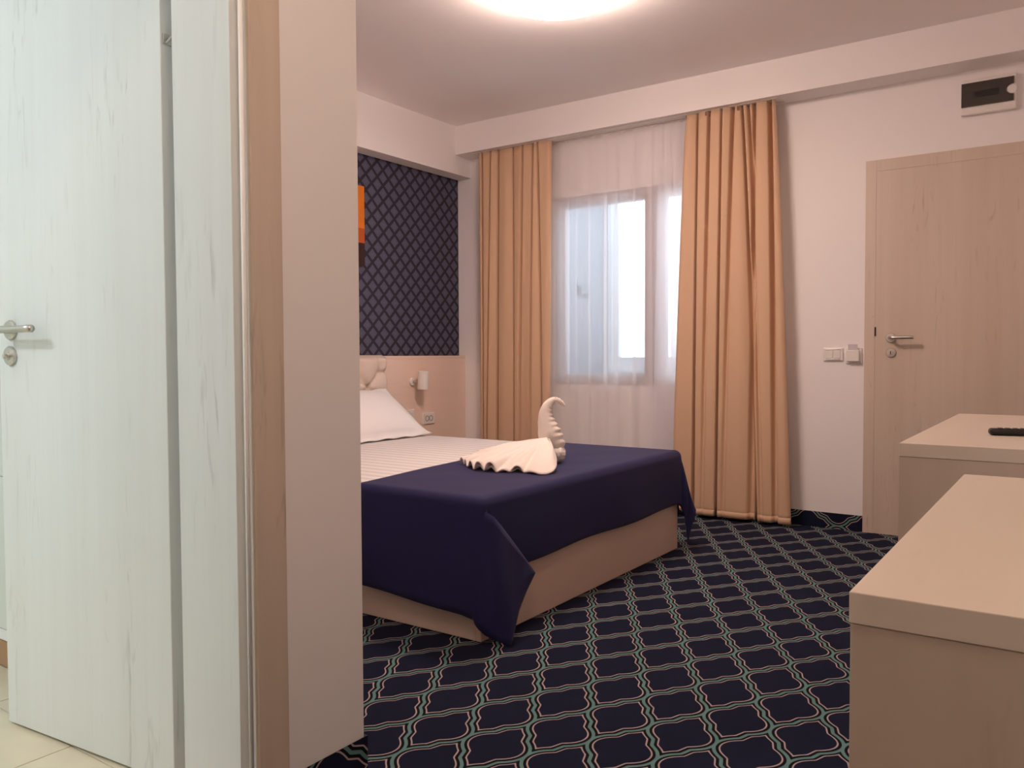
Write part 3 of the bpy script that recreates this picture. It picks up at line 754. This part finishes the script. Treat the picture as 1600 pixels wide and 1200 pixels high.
# navy throw over the foot of the bed
def throw():
    TZ, RR = 0.5105, 0.035
    IX, IY0, IY1 = -1.715, 2.25, 3.91
    mb = MB()
    xl = lambda y: -2.285 - 0.140 * (y - 2.25)
    def top(u, v):
        y = IY0 + (IY1 - IY0) * v; a = xl(y) + 0.004 * math.sin(y * 9) * min(1, 8 * v, 8 * (1 - v)); x = a + (IX - a) * u
        return (x, y, TZ + 0.0012 * math.sin(x * 17) * math.sin(y * 13) * min(1, 8 * u, 8 * v, 8 * (1 - u), 8 * (1 - v)))
    mb.grid(top, 40, 70)
    NA = 6
    def arc(I, o, k):
        a = math.pi / 2 * k / NA
        return Vector((I[0] + o[0] * RR * math.sin(a), I[1] + o[1] * RR * math.sin(a), TZ - RR * (1 - math.cos(a))))
    def strip(cols):
        """cols: list of point lists of one length"""
        n = len(cols[0]); v = [p for c in cols for p in c]
        mb.add(v, [[i * n + j, (i + 1) * n + j, (i + 1) * n + j + 1, i * n + j + 1] for i in range(len(cols) - 1) for j in range(n - 1)])
    def column(I, o, hem, bulge=0.006, nd=14, w=0.0):
        pts = [arc(I, o, k) for k in range(NA + 1)]
        E_ = pts[-1]; hem = Vector(hem)
        for k in range(1, nd + 1):
            t = k / nd; p = E_.lerp(hem, t); s = math.sin(math.pi * t) * bulge + w * t * t
            pts.append(p + Vector((o[0], o[1], 0)) * s)
        return pts
    def zhem(x): return 0.137 - (x + 2.30) * 0.065
    H1 = Vector((-1.700, 2.192, 0.094))
    ncols = []
    for i in range(41):
        u = i / 40; x = xl(2.25) + (IX - xl(2.25)) * u
        ncols.append(column((x, IY0), (0, -1), (x + 0.015 * u, 2.195, zhem(x) - 0.006 * max(0, (u - .9) * 10)), 0.006 + 0.004 * math.sin(x * 11), w=0.004 * math.sin(x * 16 + 1)))
    strip(ncols)
    # rounded corner between the two edges
    strip([column((IX, IY0), (math.sin(a), -math.cos(a)), (IX + 0.045 * math.sin(a), IY0 - 0.05 * math.cos(a), 0.22), 0.002) for a in [math.pi / 2 * i / 8 for i in range(9)]])
    # flap folded round the near corner, its tip reaching the carpet
    T = Vector((IX + 0.038, IY0 - 0.022, TZ - 0.022)); C_ = Vector((-1.648, 2.492, 0.203)); P_ = Vector((-1.600, 2.268, 0.008))
    hemc = [H1, Vector((-1.688, 2.200, 0.068)), Vector((-1.668, 2.212, 0.046)), Vector((-1.640, 2.232, 0.028)), Vector((-1.615, 2.255, 0.014)), P_,
            Vector((-1.607, 2.300, 0.052)), Vector((-1.622, 2.350, 0.108)), Vector((-1.638, 2.420, 0.155)), Vector((-1.646, 2.470, 0.185)), C_]
    def hemp(t):
        s = t * (len(hemc) - 1); i = min(int(s), len(hemc) - 2); return hemc[i].lerp(hemc[i + 1], s - i)
    last = ncols[-1][NA:]
    cols = [last]
    nc = 26
    for i in range(1, nc + 1):
        t = i / nc; a = T.lerp(C_, t) + Vector((0.006, 0, 0)) * math.sin(math.pi * t); b_ = hemp(t); c = []
        if i < 4: a = Vector(last[0]).lerp(a, i / 4)
        for k in range(15):
            s = k / 14; p = a.lerp(b_, s)
            p += Vector((0.8, -0.6, 0)) * (0.022 * math.sin(math.pi * s) * math.exp(-((t - 0.30) / 0.22) ** 2) * (1 - t) + 0.006 * math.sin(math.pi * s) * math.sin(t * 9))
            c.append(p)
        cols.append([p + Vector((0.012, -0.006, 0)) * min(1, t * 4) for p in c])
    strip(cols)
    # foot side
    fcols = []
    for i in range(71):
        u = i / 70; y = IY0 + (IY1 - IY0) * u
        zh = 0.242 + 0.004 * math.sin(y * 7) - 0.05 * max(0, (u - 0.96) / 0.04) ** 2
        fcols.append(column((IX, y), (1, 0), (-1.668 + 0.002 * math.sin(y * 10), y, zh), 0.004, w=0.003 * math.sin(y * 8)))
    strip(fcols)
    # far corner: rounded, then a pleat standing out with a drooping tip
    strip([column((IX, IY1), (math.cos(a), math.sin(a)), (IX + 0.045 * math.cos(a), IY1 + 0.045 * math.sin(a), 0.24), 0.002) for a in [math.pi / 2 * i / 8 for i in range(9)]])
    T2 = Vector((IX + 0.026, IY1 + 0.026, TZ - RR)); C2 = Vector((-1.645, 4.005, 0.200)); P2 = Vector((-1.648, 3.935, 0.034))
    h2 = [Vector(fcols[-1][-1]), Vector((-1.652, 3.915, 0.165)), Vector((-1.650, 3.922, 0.10)), P2, Vector((-1.645, 3.965, 0.10)), C2]
    def hem2(t):
        s = t * (len(h2) - 1); i = min(int(s), len(h2) - 2); return h2[i].lerp(h2[i + 1], s - i)
    cols = [fcols[-1][NA:]]
    for i in range(1, 17):
        t = i / 16; a = T2.lerp(C2, t); b_ = hem2(t)
        if i < 4: a = Vector(cols[0][0]).lerp(a, i / 4)
        cols.append([a.lerp(b_, k / 14) + Vector((0.018 * math.sin(math.pi * k / 14) * math.sin(t * 9), 0, 0)) for k in range(15)])
    strip(cols)
    # far side
    c3 = []
    for i in range(41):
        u = i / 40; x = IX + (xl(IY1) - IX) * u
        c3.append(column((x, IY1), (0, 1), (x, 3.955 + 0.02 * (1 - u), 0.16), 0.006))
    strip(c3)
    o = mb.build('blanket', 'blanket', None, True); weld(o, 0.0012); solid(o, 0.003, 0)
    tag(o, 'dark navy throw draped over the foot of the bed', 'blanket')
throw()

# towel swan on the throw
def swan():
    O = Vector((-2.12, 3.05, 0.5125)); ua = Vector((0.820, 0.572, 0)); da = Vector((-0.572, 0.820, 0))
    root = empty('towel_swan', O, 'cream towel folded into a swan on the navy throw', 'towel')
    def L(X, Y, d=0.0):   # neck plane, 8x close-up coordinates turned to metres
        px, py = 700 + X / 8, 610 + Y / 8
        return O + ua * ((px - 803.2) / 342) + Vector((0, 0, (723.8 - py) / 342)) + da * d
    cl = [(1330, 850, 190), (1325, 780, 260), (1315, 700, 290), (1285, 600, 296), (1262, 520, 280), (1240, 440, 236), (1224, 360, 196), (1222, 290, 164), (1238, 225, 138), (1268, 172, 112), (1305, 140, 90), (1345, 128, 74), (1385, 138, 62), (1420, 162, 52), (1445, 195, 44), (1452, 212, 34)]
    v, f = [], []
    n = 28
    pts = [L(a, b_) for a, b_, w in cl]; rad = [w / 2 / 8 / 342 for a, b_, w in cl]
    # refine along the neck
    P, Rr = [], []
    K = 6
    for i in range(len(pts) - 1):
        for k in range(K):
            t = k / K
            def cr(a, b_, c, d): return 0.5 * ((2 * b_) + (c - a) * t + (2 * a - 5 * b_ + 4 * c - d) * t * t + (3 * b_ - a - 3 * c + d) * t ** 3)
            g = lambda arr, j: arr[max(0, min(len(arr) - 1, j))]
            P.append(cr(g(pts, i - 1), g(pts, i), g(pts, i + 1), g(pts, i + 2))); Rr.append(cr(g(rad, i - 1), g(rad, i), g(rad, i + 1), g(rad, i + 2)))
    P.append(pts[-1]); Rr.append(rad[-1])
    for i, p in enumerate(P):
        t = (P[min(i + 1, len(P) - 1)] - P[max(i - 1, 0)]).normalized(); a = t.cross(da).normalized()
        if a.dot(ua) < 0: a = -a
        for j in range(n):
            th = 2 * math.pi * j / n; ca_, sa = math.cos(th), math.sin(th)
            inner = max(0, ca_) ** 2            # creases gather on the inside of the bend
            wr = 1 + inner * 0.10 * math.sin(i * 1.15 + 1.3 * sa) + 0.012 * math.sin(i * 0.7 + 5 * th)
            v.append(p + a * (ca_ * Rr[i] * wr) + da * (sa * Rr[i] * 0.8 * wr))
    for i in range(len(P) - 1):
        for j in range(n): f.append([i * n + j, i * n + (j + 1) % n, (i + 1) * n + (j + 1) % n, (i + 1) * n + j])
    f += [list(range(n))[::-1], [(len(P) - 1) * n + j for j in range(n)]]
    mb = MB().add(v, f); mb.build('neck', 'towel', root, True)
    # rolled breast under the neck
    c = L(1360, 800); bv = MB()
    def br(u, vv):
        th, ph = 2 * math.pi * u, math.pi * vv
        k = 1 + 0.05 * math.sin(th * 7 + ph * 3) + 0.03 * math.sin(ph * 16)
        p = c + ua * (0.040 * math.sin(ph) * math.cos(th) * k) + da * (0.055 * math.sin(ph) * math.sin(th) * k) + Vector((0, 0, 0.042 * math.cos(ph) * k))
        p.z = max(p.z, 0.5135); return p
    bv.grid(br, 36, 20).build('breast', 'towel', root, True)
    # wings: cloth pleated from a ridge between tail and shoulder down to the throw
    A = Vector((-1.975, 3.10, 0.630)); Tl = Vector((-2.285, 2.868, 0.536))
    hemk = [(-2.285, 2.864), (-2.25, 2.850), (-2.205, 2.815), (-2.150, 2.775), (-2.105, 2.752), (-2.05, 2.742), (-2.0, 2.742), (-1.96, 2.755), (-1.925, 2.785), (-1.885, 2.795), (-1.84, 2.785), (-1.80, 2.80), (-1.785, 2.86), (-1.83, 2.95), (-1.88, 3.01)]
    def hem(s):
        q = s * (len(hemk) - 1); i = min(int(q), len(hemk) - 2); t = q - i
        g = lambda j: hemk[max(0, min(len(hemk) - 1, j))]
        cr = lambda a, b_, c_, d: 0.5 * ((2 * b_) + (c_ - a) * t + (2 * a - 5 * b_ + 4 * c_ - d) * t * t + (3 * b_ - a - 3 * c_ + d) * t ** 3)
        return Vector((cr(g(i - 1)[0], g(i)[0], g(i + 1)[0], g(i + 2)[0]), cr(g(i - 1)[1], g(i)[1], g(i + 1)[1], g(i + 2)[1]), 0.5145))
    LOOPS = [(0.02, 0.030, 0.022), (0.085, 0.026, 0.014), (0.19, 0.030, 0.024), (0.295, 0.036, 0.026), (0.385, 0.040, 0.024), (0.485, 0.012, 0.03), (0.575, 0.027, 0.030), (0.70, 0.008, 0.045)]
    def pleat(s):
        return sum(h * math.exp(-((s - c_) / w_) ** 2) for c_, h, w_ in LOOPS), sum(h * (s - c_) / w_ * math.exp(-((s - c_) / w_) ** 2) for c_, h, w_ in LOOPS)
    def wing(s, r_):
        h = hem(s)
        # ridge point this rib starts from: from near the tail towards the shoulder
        k = min(1, 0.35 + s * 1.5); rp = Tl.lerp(A, k); rp.z += 0.012 * math.sin(math.pi * k)
        if s > 0.8: 
            e = (s - 0.8) / 0.2; h.z += 0.075 * e ** 1.5
        p = rp.lerp(h, r_)
        hgt, lean = pleat(s)
        w = r_ ** 2.2
        nrm = Vector((0.35, -0.55, 0.75))
        p += Vector((0, 0, 1)) * (hgt * w)
        tan = (hem(min(1, s + 0.01)) - hem(max(0, s - 0.01))); tan.z = 0; tan.normalize()
        p += tan * (lean * 0.55 * w)
        # the cloth is full: it swells between ridge and hem
        p += nrm * (0.020 * math.sin(math.pi * r_) * min(1, s * 3 + 0.2) + 0.006 * math.sin(r_ * 9 + s * 17) * r_ * (1 - r_) * 2)
        p.z = max(p.z, 0.5135)
        return p
    wm = MB().grid(wing, 220, 24).build('near_wing', 'towel', root, True); solid(wm, 0.005, 0)
    def lining(s, r_):
        h = hem(s * 0.80 + 0.005); k = min(1, 0.35 + s * 1.2); rp = Tl.lerp(A, k)
        p = rp.lerp(h + Vector((-0.006, 0.016, 0)), r_) + Vector((0, 0, -0.012 * (1 - r_)))
        hgt, lean = pleat(s * 0.80 + 0.005); p += Vector((0, 0, 1)) * (hgt * 0.5 * r_ ** 2)
        p.z = max(p.z, 0.5135); return p
    li = MB().grid(lining, 120, 12).build('wing_lining', 'towel', root, True); solid(li, 0.004, 0)
    def wing2(s, r_):
        p = wing(s, r_); q = Tl.lerp(A, 0.5); ax = Vector((A.x - Tl.x, A.y - Tl.y, 0)).normalized(); nn = Vector((-ax.y, ax.x, 0))
        d = (p - q).dot(nn); return p - nn * (2 * d)
    fw = MB().grid(wing2, 110, 14).build('far_wing', 'towel', root, True); solid(fw, 0.005, 0)
swan()

# ------------------------------------------------------------------ desk and cabinet
def board_unit(name, label, cat, x0, x1, y0, y1, zt, th, closed):
    r_ = empty(name, ((x0 + x1) / 2, (y0 + y1) / 2, 0), label, cat)
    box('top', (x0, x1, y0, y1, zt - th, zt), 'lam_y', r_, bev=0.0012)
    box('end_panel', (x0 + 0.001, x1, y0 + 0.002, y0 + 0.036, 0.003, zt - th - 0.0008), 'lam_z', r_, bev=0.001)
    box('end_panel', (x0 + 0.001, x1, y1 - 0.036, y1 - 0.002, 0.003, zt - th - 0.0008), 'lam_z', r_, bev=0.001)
    box('back_panel', (x1 - 0.02, x1 - 0.002, y0 + 0.036, y1 - 0.036, 0.10 if closed else 0.35, zt - th - 0.002), 'lam_y', r_)
    if closed:
        n = 3; w = (y1 - y0 - 0.072) / n
        box('bottom_panel', (x0 + 0.03, x1 - 0.02, y0 + 0.036, y1 - 0.036, 0.08, 0.10), 'lam_y', r_)
        for i in range(n):
            a = y0 + 0.036 + i * w
            d = box('door', (x0 + 0.006, x0 + 0.024, a + 0.002, a + w - 0.002, 0.08, zt - th - 0.006), 'lam_y', r_, bev=0.001)
            MB().tube([(x0 + 0.006, a + w / 2 - 0.05, 0.62), (x0 - 0.016, a + w / 2 - 0.05, 0.62), (x0 - 0.016, a + w / 2 + 0.05, 0.62), (x0 + 0.006, a + w / 2 + 0.05, 0.62)], 0.004, 8).build('handle', 'steel', d)
    else:
        d = box('drawer', (x0 + 0.012, x0 + 0.03, y0 + 0.04, y1 - 0.04, zt - th - 0.11, zt - th - 0.006), 'lam_y', r_, bev=0.001)
    return r_
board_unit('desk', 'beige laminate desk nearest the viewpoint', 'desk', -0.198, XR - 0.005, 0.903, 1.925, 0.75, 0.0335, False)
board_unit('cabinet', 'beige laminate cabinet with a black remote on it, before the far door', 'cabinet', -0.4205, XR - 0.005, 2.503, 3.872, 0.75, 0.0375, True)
rm = empty('remote_control', (-0.155, 2.93, 0.75), 'black remote control lying on the far cabinet', 'remote control')
mr = Matrix.Translation((-0.150, 2.915, 0.75)) @ Matrix.Rotation(math.radians(14), 4, 'Z')
MB().box(-0.085, 0.085, -0.022, 0.022, 0.001, 0.021, bev=0.008, seg=3, mtx=mr).build('body', 'remote', rm, True)
for i in range(6):
    for j in range(3):
        MB().box(-0.06 + i * 0.02, -0.047 + i * 0.02, -0.014 + j * 0.011, -0.006 + j * 0.011, 0.0205, 0.0225, bev=0.0008, seg=1, mtx=mr).build('key', 'rubber', rm)

# ------------------------------------------------------------------ wall fittings by the far door
sw = empty('light_switch', (-1.168, YW, 0.96), 'white double switch on the wall left of the card switch', 'switch')
box('plate', (-1.222, -1.113, YW - 0.010, YW, 0.962, 1.037), 'white_plastic', sw, bev=0.004)
for xx in (-1.208, -1.1665):
    box('rocker', (xx, xx + 0.040, YW - 0.015, YW - 0.009, 0.977, 1.022), 'white_plastic', sw, bev=0.002)
MB().tube([(-1.207, YW - 0.012, 1.0275), (-1.128, YW - 0.012, 1.0275)], 0.0035, 8).build('highlight_bar', 'seal', sw, True)  # white bars stand in for highlights at the plate's top and bottom
MB().tube([(-1.207, YW - 0.012, 0.972), (-1.128, YW - 0.012, 0.972)], 0.0035, 8).build('highlight_bar', 'seal', sw, True)
cs = empty('card_switch', (-1.055, YW, 0.945), 'white key card switch beside the casing of the far door', 'switch')
box('plate', (-1.098, -1.012, YW - 0.010, YW, 0.948, 1.034), 'white_plastic', cs, bev=0.003)
box('holder', (-1.088, -1.024, YW - 0.030, YW - 0.010, 0.960, 1.022), 'white_plastic', cs, bev=0.003)
kc = box('key_card', (-1.083, -1.033, YW - 0.024, YW - 0.0225, 0.985, 1.056), 'card'); tag(kc, 'grey plastic key card standing in the card switch', 'card')
fx0, fx1, fz0, fz1 = -0.540, -0.292, 2.232, 2.412
fu = empty('fuse_box', (-0.416, YW, fz0), 'white fuse box with a smoked dark cover above the far door', 'fuse box')
box('housing', (fx0, fx1, YW - 0.030, YW, fz0, fz1), 'white_plastic', fu, bev=0.006)
# smoked lid with a half round finger notch at its right end
lid = [(-0.536, 2.272), (-0.304, 2.272)]
lid += [(-0.304 - 0.034 * math.sin(math.pi * k / 12), 2.331 - 0.026 * math.cos(math.pi * k / 12)) for k in range(13)]
lid += [(-0.304, 2.392), (-0.536, 2.392)]
n_ = len(lid)
v_ = [(a, YW - 0.0305, c) for a, c in lid] + [(a, YW - 0.038, c) for a, c in lid]
lo_ = link('cover', v_, [list(range(n_)), [n_ + i for i in range(n_)][::-1]] + [[i, (i + 1) % n_, n_ + (i + 1) % n_, n_ + i] for i in range(n_)], M['smoke'], fu)
lo_['label'] = 'smoked dark cover with a half round notch'
box('breaker_row', (-0.478, -0.368, YW - 0.0386, YW - 0.0378, 2.312, 2.346), 'smoke_dark', fu)
MB().lathe((-0.313, YW - 0.0295, 2.331), (0, -1, 0), [(0, 0.022), (0.003, 0.022), (0.004, 0.020)], 24).build('latch', 'white_plastic', fu)
